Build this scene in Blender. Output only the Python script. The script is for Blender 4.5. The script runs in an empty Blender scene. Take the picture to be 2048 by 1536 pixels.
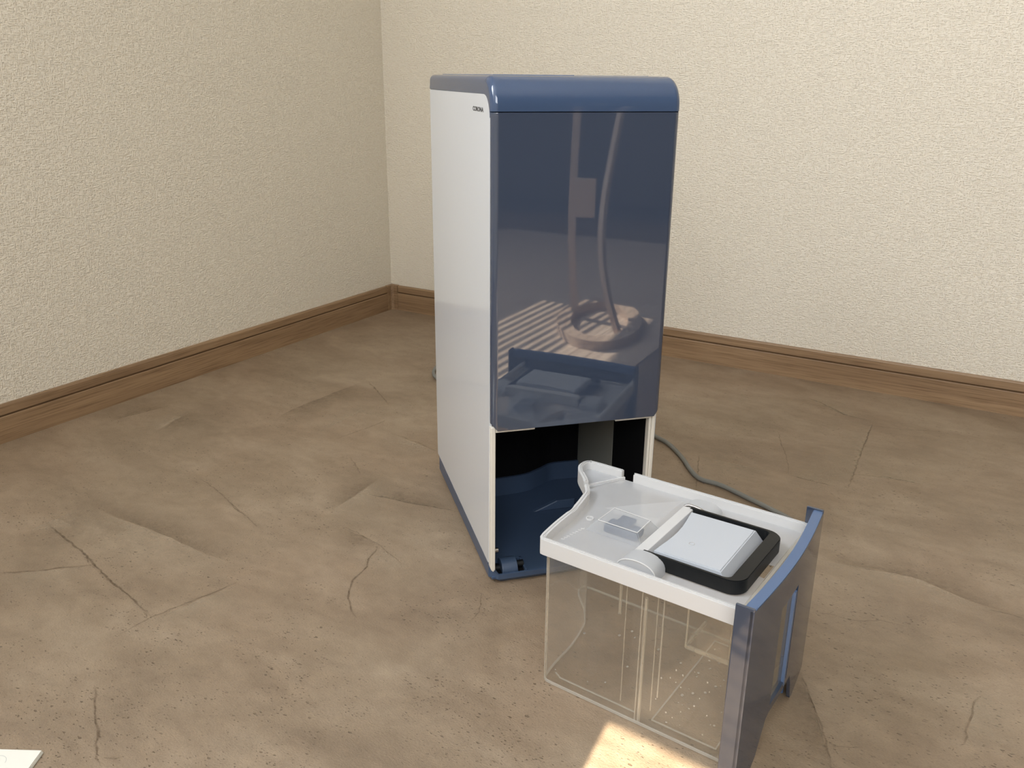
import bpy, bmesh, math, random
from mathutils import Vector, Matrix
random.seed(7)
C = bpy.context.scene.collection
SC = bpy.context.scene
PI = math.pi

# tuning values for light, exposure and base colours
EXPO = 0.29
KEY_P, BACK_P = 39.0, 20.0
WALLBUMP = 1.0
WALLC = (.78, .710, .580), (.81, .745, .625), (.82, .76, .645)
SUNZ0, SUNA0, SUNA1, SUN_CUTOFF = .925, 1.292, 2.33, 2.065
FLO_D, FLO_M, FLO_L = (.220, .162, .108), (.272, .204, .138), (.328, .254, .178)
BLUE, BLUE2, BLUE3, BLUET = (.050, .082, .155), (.085, .140, .26), (.034, .050, .086), (.055, .088, .155)
BLUEC = (.046, .062, .100)
SLATZ = 1.20
COVER_IOR = 1.9
SUN_E = 16.0
TONE_L, TONE_D = .55, .42
POST = [(.770, -.062, .0062), (.760, -.066, .12), (.752, -.065, .25), (.752, -.062, .40), (.758, -.060, .60)]
LEG = [(.752, .140, .012), (.738, .110, .10), (.742, .075, .20), (.765, .045, .30), (.800, .020, .40), (.84, .00, .52), (.88, -.02, .62)]
BLOCK = (.758, -.020, .31)

# ------------------------------------------------------------------ camera
F, PITCH, ROLL, CAMH = 1725.85, 0.3433, 0.0091, 0.5836
cam = bpy.data.cameras.new('camera'); co = bpy.data.objects.new('camera', cam); C.objects.link(co)
cam.sensor_fit = 'HORIZONTAL'; cam.sensor_width = 36.0; cam.lens = F / 2048 * 36.0; cam.clip_start = .02
_f = Vector((0, math.cos(PITCH), -math.sin(PITCH))); _u = Vector((0, math.sin(PITCH), math.cos(PITCH))); _x = Vector((1, 0, 0))
_r = math.cos(ROLL)*_x + math.sin(ROLL)*_u; _up = -math.sin(ROLL)*_x + math.cos(ROLL)*_u
m = Matrix((( _r.x, _up.x, -_f.x), (_r.y, _up.y, -_f.y), (_r.z, _up.z, -_f.z))).to_4x4()
m.translation = Vector((0, 0, CAMH)); co.matrix_world = m
SC.camera = co

# frames: room corner (x along far wall, -y towards the camera), appliance, water tank
RX, RY, RT = -0.3199, 2.2262, -0.5315
BX, BY, BT = -0.0240, 0.9055, 0.2705
TX, TY, TT = 0.0277, 0.7279, -0.6167
def room(a, b, z=0): return Vector((RX + a*math.cos(RT) - b*math.sin(RT), RY + a*math.sin(RT) + b*math.cos(RT), z))

# ------------------------------------------------------------------ world, sun, window light, exposure
w = bpy.data.worlds.new('sky'); SC.world = w; w.use_nodes = True
w.node_tree.nodes['Background'].inputs[0].default_value = (0.62, 0.78, 1.0, 1)
w.node_tree.nodes['Background'].inputs[1].default_value = 2.0
SUN_EL = math.radians(42)
sun = bpy.data.lights.new('sun', 'SUN'); sun.energy = SUN_E; sun.angle = math.radians(0.22); sun.color = (1.0, .86, .68)
so = bpy.data.objects.new('sun', sun); C.objects.link(so)
_dab = Vector((-0.10, 1.0)).normalized()                        # sun travel direction in room axes
_dw = room(_dab.x, _dab.y) - room(0, 0)
_sd = Vector((_dw.x*math.cos(SUN_EL), _dw.y*math.cos(SUN_EL), -math.sin(SUN_EL)))
so.rotation_euler = _sd.to_track_quat('-Z', 'Y').to_euler()
def area(name, loc, aim, sx, sy, power, col):
    l = bpy.data.lights.new(name, 'AREA'); l.shape = 'RECTANGLE'; l.size = sx; l.size_y = sy; l.energy = power; l.color = col
    o = bpy.data.objects.new(name, l); C.objects.link(o); o.location = loc
    o.rotation_euler = (Vector(aim) - Vector(loc)).to_track_quat('-Z', 'Y').to_euler(); return o
WALL_B = -2.6          # back wall, behind the camera
WALL_A = 4.2           # right wall
area('window_daylight', room(1.87, WALL_B + .10, 1.40), room(1.7, 0, .9), 1.1, .9, BACK_P, (.98, .98, .98))
area('balcony_window_daylight', room(.045, -2.01, 1.70), room(2.0, -2.01, 1.40), .92, 1.10, KEY_P, (0.88, .95, 1.06))
SC.view_settings.view_transform = 'Standard'; SC.view_settings.look = 'None'
SC.view_settings.gamma = 1; SC.view_settings.use_curve_mapping = False
SC.view_settings.exposure = EXPO
SC.cycles.transparent_max_bounces = 24

# ------------------------------------------------------------------ helpers
def obj(name, src, mat, parent=None, smooth=False, loc=None, rz=None, label=None, kind=None):
    if isinstance(src, bmesh.types.BMesh):
        bmesh.ops.recalc_face_normals(src, faces=src.faces[:])
        me = bpy.data.meshes.new(name); src.to_mesh(me); src.free()
    else: me = src
    if mat and not me.materials: me.materials.append(mat)
    if smooth:
        for p in me.polygons: p.use_smooth = True
        if smooth is not True:
            try: me.set_sharp_from_angle(angle=smooth)
            except Exception: pass
    o = bpy.data.objects.new(name, me); C.objects.link(o)
    if smooth and smooth is not True:
        wn = o.modifiers.new('weighted normals', 'WEIGHTED_NORMAL'); wn.keep_sharp = True; wn.weight = 100
    if parent: o.parent = parent
    if loc is not None: o.location = loc
    if rz is not None: o.rotation_euler = (0, 0, rz)
    if label: o['label'] = label
    if kind: o['kind'] = kind
    return o
def thing(name, label, cat, loc=(0, 0, 0), rz=0, group=None):
    o = bpy.data.objects.new(name, None); C.objects.link(o); o.empty_display_size = .05
    o.location = loc; o.rotation_euler = (0, 0, rz); o['label'] = label; o['category'] = cat
    if group: o['group'] = group
    return o
def BM(): return bmesh.new()
def box(bm, x0, x1, y0, y1, z0, z1, bev=0, seg=2):
    v = [bm.verts.new((x, y, z)) for z in (z0, z1) for x, y in ((x0, y0), (x1, y0), (x1, y1), (x0, y1))]
    fs = [bm.faces.new([v[i] for i in q]) for q in ((3, 2, 1, 0), (4, 5, 6, 7), (0, 1, 5, 4), (1, 2, 6, 5), (2, 3, 7, 6), (3, 0, 4, 7))]
    if bev:
        es = list({e for f in fs for e in f.edges})
        bmesh.ops.bevel(bm, geom=es, offset=bev, segments=seg, affect='EDGES', profile=.5)
    return fs
def prism(bm, pts, z0, z1, bev=0, seg=2, axis='z', top_only=False):
    """closed outline extruded along an axis; outline coordinates are the two other axes in order"""
    def mk(p, h):
        return {'z': (p[0], p[1], h), 'x': (h, p[0], p[1]), 'y': (p[0], h, p[1])}[axis]
    lo = [bm.verts.new(mk(p, z0)) for p in pts]; hi = [bm.verts.new(mk(p, z1)) for p in pts]
    n = len(pts); f0 = bm.faces.new(lo[::-1]); f1 = bm.faces.new(hi)
    for i in range(n): bm.faces.new((lo[i], lo[(i+1) % n], hi[(i+1) % n], hi[i]))
    if bev:
        es = list(f1.edges) + ([] if top_only else list(f0.edges))
        bmesh.ops.bevel(bm, geom=es, offset=bev, segments=seg, affect='EDGES', profile=.5)
def rrect(x0, x1, y0, y1, r, n=5):
    o = []
    for cx, cy, a0 in ((x1-r, y1-r, 0), (x0+r, y1-r, 90), (x0+r, y0+r, 180), (x1-r, y0+r, 270)):
        for k in range(n+1):
            a = math.radians(a0 + 90*k/n); o.append((cx + r*math.cos(a), cy + r*math.sin(a)))
    return o
def ribbon_wall(bm, pts, th, z0, z1, closed=False):
    """vertical wall of thickness th along a plan polyline (offset to the left of travel); z1 may be a list"""
    n = len(pts); P = [Vector(p) for p in pts]; N = []
    for i in range(n):
        a = P[(i-1) % n] if (closed or i > 0) else P[i]; b = P[(i+1) % n] if (closed or i < n-1) else P[i]
        t = (P[i]-a); t2 = (b-P[i])
        if t.length == 0: t = t2
        if t2.length == 0: t2 = t
        n1 = Vector((-t.y, t.x)).normalized(); n2 = Vector((-t2.y, t2.x)).normalized()
        s = (n1+n2); s = s.normalized() if s.length > 1e-6 else n1
        N.append(s / max(.5, s.dot(n1)))
    zt = z1 if isinstance(z1, (list, tuple)) else [z1]*n
    V = []
    for i in range(n):
        q = P[i] + N[i]*th
        V.append([bm.verts.new((P[i].x, P[i].y, z0)), bm.verts.new((P[i].x, P[i].y, zt[i])), bm.verts.new((q.x, q.y, zt[i])), bm.verts.new((q.x, q.y, z0))])
    for i in range(n if closed else n-1):
        a, b = V[i], V[(i+1) % n]
        for k in range(4): bm.faces.new((a[k], b[k], b[(k+1) % 4], a[(k+1) % 4]))
    if not closed:
        bm.faces.new(V[0]); bm.faces.new(V[-1][::-1])
def sheet(bm, pts, z0, z1, closed=False):
    n = len(pts); A = [bm.verts.new((p[0], p[1], z0)) for p in pts]; B = [bm.verts.new((p[0], p[1], z1)) for p in pts]
    for i in range(n if closed else n-1): bm.faces.new((A[i], A[(i+1) % n], B[(i+1) % n], B[i]))
def spline(pts, n=8):
    P = [Vector(p) for p in pts]; o = []
    for i in range(len(P)-1):
        p0 = P[max(i-1, 0)]; p1 = P[i]; p2 = P[i+1]; p3 = P[min(i+2, len(P)-1)]
        for k in range(n):
            t = k/n
            o.append(.5*((2*p1) + (p2-p0)*t + (2*p0-5*p1+4*p2-p3)*t*t + (3*p1-p0-3*p2+p3)*t**3))
    o.append(P[-1]); return o
def tube(bm, pts, r, n=10, flat=None):
    """round tube (or a flat strip r x flat) through 3-D points"""
    P = [Vector(p) for p in pts]; rings = []; up = Vector((0, 0, 1))
    t0 = (P[1]-P[0]).normalized(); s = t0.cross(up)
    if s.length < .1: s = t0.cross(Vector((0, 1, 0)))
    s.normalize()
    for i, p in enumerate(P):
        t = (P[min(i+1, len(P)-1)] - P[max(i-1, 0)]).normalized()
        s = (s - t*s.dot(t)).normalized(); u = t.cross(s)
        if flat: ring = [p + s*(r*a) + u*(flat*b) for a, b in ((1, 1), (-1, 1), (-1, -1), (1, -1))]
        else: ring = [p + s*r*math.cos(2*PI*k/n) + u*r*math.sin(2*PI*k/n) for k in range(n)]
        rings.append([bm.verts.new(q) for q in ring])
    for a, b in zip(rings, rings[1:]):
        k = len(a)
        for j in range(k): bm.faces.new((a[j], a[(j+1) % k], b[(j+1) % k], b[j]))
    bm.faces.new(rings[0][::-1]); bm.faces.new(rings[-1])
def cyl(bm, c, r, h, axis='z', n=24, r2=None):
    mt = {'z': Matrix(), 'x': Matrix.Rotation(PI/2, 4, 'Y'), 'y': Matrix.Rotation(-PI/2, 4, 'X')}[axis]
    bmesh.ops.create_cone(bm, cap_ends=True, segments=n, radius1=r, radius2=r if r2 is None else r2, depth=h, matrix=Matrix.Translation(c) @ mt)

# ------------------------------------------------------------------ materials
def nt(name):
    m = bpy.data.materials.new(name); m.use_nodes = True; t = m.node_tree
    return m, t, t.nodes['Principled BSDF'], t.nodes['Material Output']
def N(t, ty, **kw):
    n = t.nodes.new(ty)
    for k, v in kw.items():
        if k.startswith('i_'):
            key = k[2:]; key = int(key) if key.isdigit() else key.replace('_', ' ')
            n.inputs[key].default_value = v
        else: setattr(n, k, v)
    return n
def simple(name, col, rough=.4, spec=.5, coat=0, grain=0, gs=900, metal=0, coat_r=.03):
    m, t, p, o = nt(name)
    p.inputs['Base Color'].default_value = (*col, 1); p.inputs['Roughness'].default_value = rough
    p.inputs['Specular IOR Level'].default_value = spec; p.inputs['Coat Weight'].default_value = coat
    p.inputs['Coat Roughness'].default_value = coat_r; p.inputs['Metallic'].default_value = metal
    tc = N(t, 'ShaderNodeTexCoord')
    nz = N(t, 'ShaderNodeTexNoise', i_Scale=gs, i_Detail=2.0); t.links.new(tc.outputs['Object'], nz.inputs['Vector'])
    nr = N(t, 'ShaderNodeTexNoise', i_Scale=12.0, i_Detail=3.0); t.links.new(tc.outputs['Object'], nr.inputs['Vector'])
    mr = N(t, 'ShaderNodeMapRange'); mr.inputs[3].default_value = rough*.9; mr.inputs[4].default_value = rough*1.1
    t.links.new(nr.outputs[0], mr.inputs[0]); t.links.new(mr.outputs[0], p.inputs['Roughness'])
    if grain:
        b = N(t, 'ShaderNodeBump', i_Strength=grain, i_Distance=.0004)
        t.links.new(nz.outputs[0], b.inputs['Height']); t.links.new(b.outputs[0], p.inputs['Normal'])
    return m
def ramp(t, stops, interp='LINEAR'):
    r = N(t, 'ShaderNodeValToRGB'); e = r.color_ramp.elements; r.color_ramp.interpolation = interp
    while len(e) < len(stops): e.new(.5)
    for k, (p, c) in enumerate(stops): e[k].position = p; e[k].color = (*c, 1)
    return r

def wallpaper(name):
    m, t, p, o = nt(name); L = t.links.new
    p.inputs['Roughness'].default_value = .75; p.inputs['Specular IOR Level'].default_value = .25
    tc = N(t, 'ShaderNodeTexCoord')
    # woven relief: short horizontal and short vertical threads laid over one another, in cells
    sx = N(t, 'ShaderNodeSeparateXYZ'); L(tc.outputs['Object'], sx.inputs[0])
    hv = N(t, 'ShaderNodeMath', operation='ADD'); L(sx.outputs['X'], hv.inputs[0]); L(sx.outputs['Y'], hv.inputs[1])
    uv = N(t, 'ShaderNodeCombineXYZ'); L(hv.outputs[0], uv.inputs['X']); L(sx.outputs['Z'], uv.inputs['Y'])
    hs = []
    for sc in ((120, 440, 1), (440, 130, 1)):
        mp = N(t, 'ShaderNodeMapping'); mp.inputs['Scale'].default_value = sc
        L(uv.outputs[0], mp.inputs['Vector'])
        nz = N(t, 'ShaderNodeTexNoise', i_Scale=1.0, i_Detail=1.0, i_Roughness=.45); nz.noise_dimensions = '2D'; L(mp.outputs[0], nz.inputs['Vector'])
        r = N(t, 'ShaderNodeMapRange', interpolation_type='SMOOTHSTEP'); r.inputs[1].default_value = .32; r.inputs[2].default_value = .68
        L(nz.outputs[0], r.inputs[0]); hs.append(r)
    mv = N(t, 'ShaderNodeMath', operation='MULTIPLY'); mv.inputs[1].default_value = .95; L(hs[1].outputs[0], mv.inputs[0])
    mx = N(t, 'ShaderNodeMath', operation='SMOOTH_MAX'); mx.inputs[2].default_value = .35; L(hs[0].outputs[0], mx.inputs[0]); L(mv.outputs[0], mx.inputs[1])
    nf = N(t, 'ShaderNodeTexNoise', i_Scale=900.0, i_Detail=2.0); L(tc.outputs['Object'], nf.inputs['Vector'])
    ad = N(t, 'ShaderNodeMath', operation='MULTIPLY_ADD'); ad.inputs[1].default_value = .35; L(nf.outputs[0], ad.inputs[0]); L(mx.outputs[0], ad.inputs[2])
    b = N(t, 'ShaderNodeBump', i_Strength=WALLBUMP, i_Distance=.0010); L(ad.outputs[0], b.inputs['Height']); L(b.outputs[0], p.inputs['Normal'])
    r = ramp(t, [(0, WALLC[0]), (.6, WALLC[1]), (1, WALLC[2])]); L(mx.outputs[0], r.inputs[0])
    L(r.outputs[0], p.inputs['Base Color']); return m

def floor_vinyl():
    m, t, p, o = nt('stone_print_vinyl'); L = t.links.new
    tc = N(t, 'ShaderNodeTexCoord')
    def noise(scale, det=4, rough=.55, dist=0, rot=0, sx=(1, 1, 1)):
        mp = N(t, 'ShaderNodeMapping'); mp.inputs['Scale'].default_value = sx; mp.inputs['Rotation'].default_value = (0, 0, rot)
        L(tc.outputs['Object'], mp.inputs['Vector'])
        n = N(t, 'ShaderNodeTexNoise', i_Scale=scale, i_Detail=det, i_Roughness=rough, i_Distortion=dist); L(mp.outputs[0], n.inputs['Vector']); return n
    big = noise(5.5, 5, .6, .6, .5, (1, 1.9, 1)); c = ramp(t, [(.30, FLO_D), (.48, FLO_M), (.70, FLO_L)]); L(big.outputs[0], c.inputs[0])
    med = noise(30, 6, .68, .3, .5, (1, 1.7, 1)); c2 = ramp(t, [(.30, (.85, .84, .83)), (.52, (1, 1, 1)), (.72, (1.12, 1.115, 1.10))]); L(med.outputs[0], c2.inputs[0])
    m1 = N(t, 'ShaderNodeMix', data_type='RGBA', blend_type='MULTIPLY'); m1.inputs[0].default_value = 1
    L(c.outputs[0], m1.inputs[6]); L(c2.outputs[0], m1.inputs[7])
    pinks = noise(3.5, 3, .5); cp = ramp(t, [(.42, (1, 1, 1)), (.62, (1.02, .995, .99))]); L(pinks.outputs[0], cp.inputs[0])
    m2 = N(t, 'ShaderNodeMix', data_type='RGBA', blend_type='MULTIPLY'); m2.inputs[0].default_value = 1
    L(m1.outputs[2], m2.inputs[6]); L(cp.outputs[0], m2.inputs[7])
    # elongated pits, clustered
    mpv = N(t, 'ShaderNodeMapping'); mpv.inputs['Scale'].default_value = (1, 1.9, 1); mpv.inputs['Rotation'].default_value = (0, 0, .3)
    L(tc.outputs['Object'], mpv.inputs['Vector'])
    wob = N(t, 'ShaderNodeTexNoise', i_Scale=300.0, i_Detail=1.0); L(mpv.outputs[0], wob.inputs['Vector'])
    wm = N(t, 'ShaderNodeVectorMath', operation='MULTIPLY_ADD'); wm.inputs[1].default_value = (.004, .004, 0); L(wob.outputs['Color'], wm.inputs[0]); L(mpv.outputs[0], wm.inputs[2])
    pm = None
    for sc, th in ((120, .14), (270, .19)):
        vo = N(t, 'ShaderNodeTexVoronoi', i_Scale=float(sc)); L(wm.outputs[0], vo.inputs['Vector'])
        sep = N(t, 'ShaderNodeSeparateColor'); L(vo.outputs['Color'], sep.inputs[0])
        rad = N(t, 'ShaderNodeMapRange'); rad.inputs[1].default_value = .55; rad.inputs[2].default_value = 1; rad.inputs[3].default_value = 0; rad.inputs[4].default_value = th*2
        L(sep.outputs[0], rad.inputs[0])
        lt = N(t, 'ShaderNodeMath', operation='SUBTRACT'); L(rad.outputs[0], lt.inputs[0]); L(vo.outputs['Distance'], lt.inputs[1])
        ml = N(t, 'ShaderNodeMath', operation='MULTIPLY', use_clamp=True); ml.inputs[1].default_value = 14; L(lt.outputs[0], ml.inputs[0])
        if pm is None: pm = ml
        else:
            mm = N(t, 'ShaderNodeMath', operation='MAXIMUM'); L(pm.outputs[0], mm.inputs[0]); L(ml.outputs[0], mm.inputs[1]); pm = mm
    cl = noise(9, 3, .6); cr = N(t, 'ShaderNodeMapRange'); cr.inputs[1].default_value = .38; cr.inputs[2].default_value = .55; L(cl.outputs[0], cr.inputs[0])
    pk = N(t, 'ShaderNodeMath', operation='MULTIPLY'); L(pm.outputs[0], pk.inputs[0]); L(cr.outputs[0], pk.inputs[1])
    pk2 = N(t, 'ShaderNodeMath', operation='MULTIPLY'); pk2.inputs[1].default_value = .72; L(pk.outputs[0], pk2.inputs[0])
    gr = noise(420, 3, .75, 0, .4, (1, 1.8, 1)); cg = ramp(t, [(.32, (.86, .85, .84)), (.5, (1, 1, 1)), (.68, (1.09, 1.085, 1.07))]); L(gr.outputs[0], cg.inputs[0])
    m25 = N(t, 'ShaderNodeMix', data_type='RGBA', blend_type='MULTIPLY'); m25.inputs[0].default_value = 1; L(m2.outputs[2], m25.inputs[6]); L(cg.outputs[0], m25.inputs[7]); m2 = m25
    m3 = N(t, 'ShaderNodeMix', data_type='RGBA'); m3.inputs[7].default_value = (.085, .055, .032, 1)
    L(pk2.outputs[0], m3.inputs[0]); L(m2.outputs[2], m3.inputs[6]); L(m3.outputs[2], p.inputs['Base Color'])
    fine = noise(330, 4, .7, 0, .4, (1, 1.6, 1))
    hs = N(t, 'ShaderNodeMath', operation='SUBTRACT'); L(fine.outputs[0], hs.inputs[0]); L(pk.outputs[0], hs.inputs[1])
    b = N(t, 'ShaderNodeBump', i_Strength=.8, i_Distance=.0009); L(hs.outputs[0], b.inputs['Height']); L(b.outputs[0], p.inputs['Normal'])
    p.inputs['Roughness'].default_value = .40; p.inputs['Specular IOR Level'].default_value = .5
    return m

def overlay(name, col, rough=.6):
    """printed mark: colour whose cover comes from the UV (v = across, u = along) broken up by noise"""
    m, t, p, o = nt(name); L = t.links.new
    p.inputs['Base Color'].default_value = (*col, 1); p.inputs['Roughness'].default_value = rough
    at = N(t, 'ShaderNodeAttribute', attribute_name='cover'); tc = N(t, 'ShaderNodeTexCoord')
    nz = N(t, 'ShaderNodeTexNoise', i_Scale=120.0, i_Detail=4.0, i_Roughness=.7); L(tc.outputs['Object'], nz.inputs['Vector'])
    r = N(t, 'ShaderNodeMapRange'); r.inputs[1].default_value = .3; r.inputs[2].default_value = .62; r.inputs[3].default_value = .25; L(nz.outputs[0], r.inputs[0])
    mu = N(t, 'ShaderNodeMath', operation='MULTIPLY'); L(at.outputs['Fac'], mu.inputs[0]); L(r.outputs[0], mu.inputs[1])
    L(mu.outputs[0], p.inputs['Alpha']); return m

def wood(name, dark, light, scale=1, along='x', rough=.45):
    m, t, p, o = nt(name); L = t.links.new
    tc = N(t, 'ShaderNodeTexCoord'); mp = N(t, 'ShaderNodeMapping')
    mp.inputs['Scale'].default_value = [(2.2 if along == c else 55)*scale for c in 'xyz']
    L(tc.outputs['Object'], mp.inputs['Vector'])
    a = N(t, 'ShaderNodeTexNoise', i_Scale=1.0, i_Detail=6.0, i_Roughness=.62, i_Distortion=.5); L(mp.outputs[0], a.inputs['Vector'])
    r = ramp(t, [(.30, dark), (.68, light)]); L(a.outputs[0], r.inputs[0])
    mp2 = N(t, 'ShaderNodeMapping'); mp2.inputs['Scale'].default_value = [(14 if along == c else 420)*scale for c in 'xyz']
    L(tc.outputs['Object'], mp2.inputs['Vector'])
    f = N(t, 'ShaderNodeTexNoise', i_Scale=1.0, i_Detail=3.0); L(mp2.outputs[0], f.inputs['Vector'])
    r2 = ramp(t, [(.32, (.72, .68, .64)), (.5, (1, 1, 1)), (1, (1.05, 1.05, 1.05))]); L(f.outputs[0], r2.inputs[0])
    mx = N(t, 'ShaderNodeMix', data_type='RGBA', blend_type='MULTIPLY'); mx.inputs[0].default_value = 1
    L(r.outputs[0], mx.inputs[6]); L(r2.outputs[0], mx.inputs[7]); L(mx.outputs[2], p.inputs['Base Color'])
    b = N(t, 'ShaderNodeBump', i_Strength=.25, i_Distance=.0004); L(f.outputs[0], b.inputs['Height']); L(b.outputs[0], p.inputs['Normal'])
    p.inputs['Roughness'].default_value = rough; return m

def clear(name, tint, refl=1.0, haze=.05, edge=.3, hazecol=(.8, .78, .72), groug=.04):
    """thin transparent plastic sheet: fresnel reflection over straight-through transmission with a little haze"""
    m, t, p, o = nt(name); L = t.links.new; t.nodes.remove(p)
    tr = N(t, 'ShaderNodeBsdfTransparent'); tr.inputs[0].default_value = (*tint, 1)
    df = N(t, 'ShaderNodeBsdfDiffuse'); df.inputs[0].default_value = (*hazecol, 1)
    tl = N(t, 'ShaderNodeBsdfTranslucent'); tl.inputs[0].default_value = (*hazecol, 1)
    dd = N(t, 'ShaderNodeMixShader'); dd.inputs[0].default_value = .5; L(df.outputs[0], dd.inputs[1]); L(tl.outputs[0], dd.inputs[2])
    lw = N(t, 'ShaderNodeLayerWeight', i_Blend=.35)
    tc = N(t, 'ShaderNodeTexCoord'); nz = N(t, 'ShaderNodeTexNoise', i_Scale=14.0, i_Detail=3.0); L(tc.outputs['Object'], nz.inputs['Vector'])
    hz = N(t, 'ShaderNodeMath', operation='MULTIPLY'); hz.inputs[1].default_value = haze*2; L(nz.outputs[0], hz.inputs[0])
    ea = N(t, 'ShaderNodeMath', operation='MULTIPLY_ADD', use_clamp=True); ea.inputs[1].default_value = edge
    L(lw.outputs['Facing'], ea.inputs[0]); L(hz.outputs[0], ea.inputs[2])
    m1 = N(t, 'ShaderNodeMixShader'); L(ea.outputs[0], m1.inputs[0]); L(tr.outputs[0], m1.inputs[1]); L(dd.outputs[0], m1.inputs[2])
    gl = N(t, 'ShaderNodeBsdfGlossy'); gl.inputs['Roughness'].default_value = groug; gl.inputs[0].default_value = (1, 1, 1, 1)
    ge = N(t, 'ShaderNodeNewGeometry'); io = N(t, 'ShaderNodeMapRange'); io.inputs[3].default_value = 1.45; io.inputs[4].default_value = 1/1.45
    L(ge.outputs['Backfacing'], io.inputs[0]); fr = N(t, 'ShaderNodeFresnel'); L(io.outputs[0], fr.inputs['IOR']); fm = N(t, 'ShaderNodeMath', operation='MULTIPLY', use_clamp=True); fm.inputs[1].default_value = refl; L(fr.outputs[0], fm.inputs[0])
    m2 = N(t, 'ShaderNodeMixShader'); L(fm.outputs[0], m2.inputs[0]); L(m1.outputs[0], m2.inputs[1]); L(gl.outputs[0], m2.inputs[2])
    L(m2.outputs[0], o.inputs[0]); return m

def frosted(name, col, trans=.25, tl=.35, rough=.35):
    m, t, p, o = nt(name); L = t.links.new
    p.inputs['Base Color'].default_value = (*col, 1); p.inputs['Roughness'].default_value = rough
    tr = N(t, 'ShaderNodeBsdfTransparent'); tr.inputs[0].default_value = (.93, .93, .92, 1)
    ts = N(t, 'ShaderNodeBsdfTranslucent'); ts.inputs[0].default_value = (*col, 1)
    a = N(t, 'ShaderNodeMixShader'); a.inputs[0].default_value = tl; L(p.outputs[0], a.inputs[1]); L(ts.outputs[0], a.inputs[2])
    tc = N(t, 'ShaderNodeTexCoord'); nz = N(t, 'ShaderNodeTexNoise', i_Scale=25.0, i_Detail=2.0); L(tc.outputs['Object'], nz.inputs['Vector'])
    mr = N(t, 'ShaderNodeMapRange'); mr.inputs[3].default_value = trans*.85; mr.inputs[4].default_value = trans*1.15; L(nz.outputs[0], mr.inputs[0])
    b = N(t, 'ShaderNodeMixShader'); L(mr.outputs[0], b.inputs[0]); L(a.outputs[0], b.inputs[1]); L(tr.outputs[0], b.inputs[2])
    L(b.outputs[0], o.inputs[0]); return m

M_wall = wallpaper('woven_wallpaper')
M_floor = floor_vinyl()
M_base = wood('oak_print', (.215, .130, .068), (.345, .225, .125), rough=.5)
M_groove_dark = simple('groove_shade_line', (.11, .064, .032), .6, .2)
M_ceil = simple('ceiling_paint', (.82, .80, .75), .8, .2, grain=.3, gs=200)
M_board = wood('pale_board', (.60, .49, .40), (.78, .67, .57), rough=.5)
M_stand = wood('stand_wood', (.56, .44, .35), (.70, .57, .46), rough=.5)
M_blue_l = simple('slate_blue_lid', BLUE, .06, .5)
M_blue_l.node_tree.nodes['Principled BSDF'].inputs['IOR'].default_value = 1.65
M_blue = simple('slate_blue_gloss', BLUEC, .025, .5)
M_blue.node_tree.nodes['Principled BSDF'].inputs['IOR'].default_value = COVER_IOR
M_blue2 = simple('slate_blue_satin_lit', BLUE2, .33, .5, grain=.05)  # lighter copy of the panel blue, its lit top edge put into the colour
M_float = simple('dark_blue_float', (.030, .055, .110), .4, .4)
M_tray = simple('slate_blue_tray', BLUET, .33, .5, grain=.05)
M_blue3 = simple('slate_blue_panel_shaded', BLUE3, .09, .5)  # darker copy of the panel blue, shade of the unlit faces put into the colour
M_blue3.node_tree.nodes['Principled BSDF'].inputs['IOR'].default_value = 1.9
M_white = simple('warm_white_gloss', (.69, .715, .745), .08, .5, grain=.01)
M_cream = simple('cream_plastic', (.78, .74, .66), .38, .5)
M_grey = simple('grey_lining', (.30, .30, .265), .6, .3)
M_black = simple('black_foam', (.006, .006, .007), .9, .1)
M_blackp = simple('black_plastic', (.008, .009, .010), .42, .3, grain=.1)
M_cord = simple('grey_rubber', (.20, .20, .185), .5, .4)
M_steel = simple('bright_steel', (.42, .40, .38), .3, .5, metal=1)
M_ink = simple('dark_print', (.03, .03, .032), .5, .3)
M_frost = frosted('frosted_polypropylene', (.74, .76, .79), .30, .28)
M_frost_t = frosted('thin_frosted_polypropylene', (.80, .83, .88), .62, .25)
M_frost_o = frosted('milky_polypropylene', (.80, .80, .80), .08, .25)
M_clear = clear('clear_styrene', (.955, .94, .91), .9, .075, .10, groug=.05)
M_rib = clear('clear_styrene_edge', (.95, .94, .90), 1.6, .24, .35, (.86, .82, .74))
M_flap = frosted('milky_flap', (.64, .68, .74), .06, .22)
M_line = frosted('step_edge_glint', (.86, .83, .76), .62, .35)  # pale colour stands in for light caught along clear edges
M_drop = clear('water_drop', (.97, .97, .97), 4.0, .22, .4, (.95, .93, .88))
M_paper = simple('paper', (.80, .79, .72), .7, .2)
M_greyink = simple('grey_print', (.45, .46, .46), .6, .2)
M_violet = simple('violet_print', (.10, .06, .22), .6, .2)
M_dark = simple('dark_laminate', (.07, .06, .055), .45, .4)
M_seam = overlay('printed_crack', (.11, .068, .036))
M_seaml = overlay('printed_light_edge', (.46, .36, .25))
M_toneL = overlay('printed_light_tone', (.47, .375, .265))
M_toneD = overlay('printed_dark_tone', (.185, .13, .08))

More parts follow.
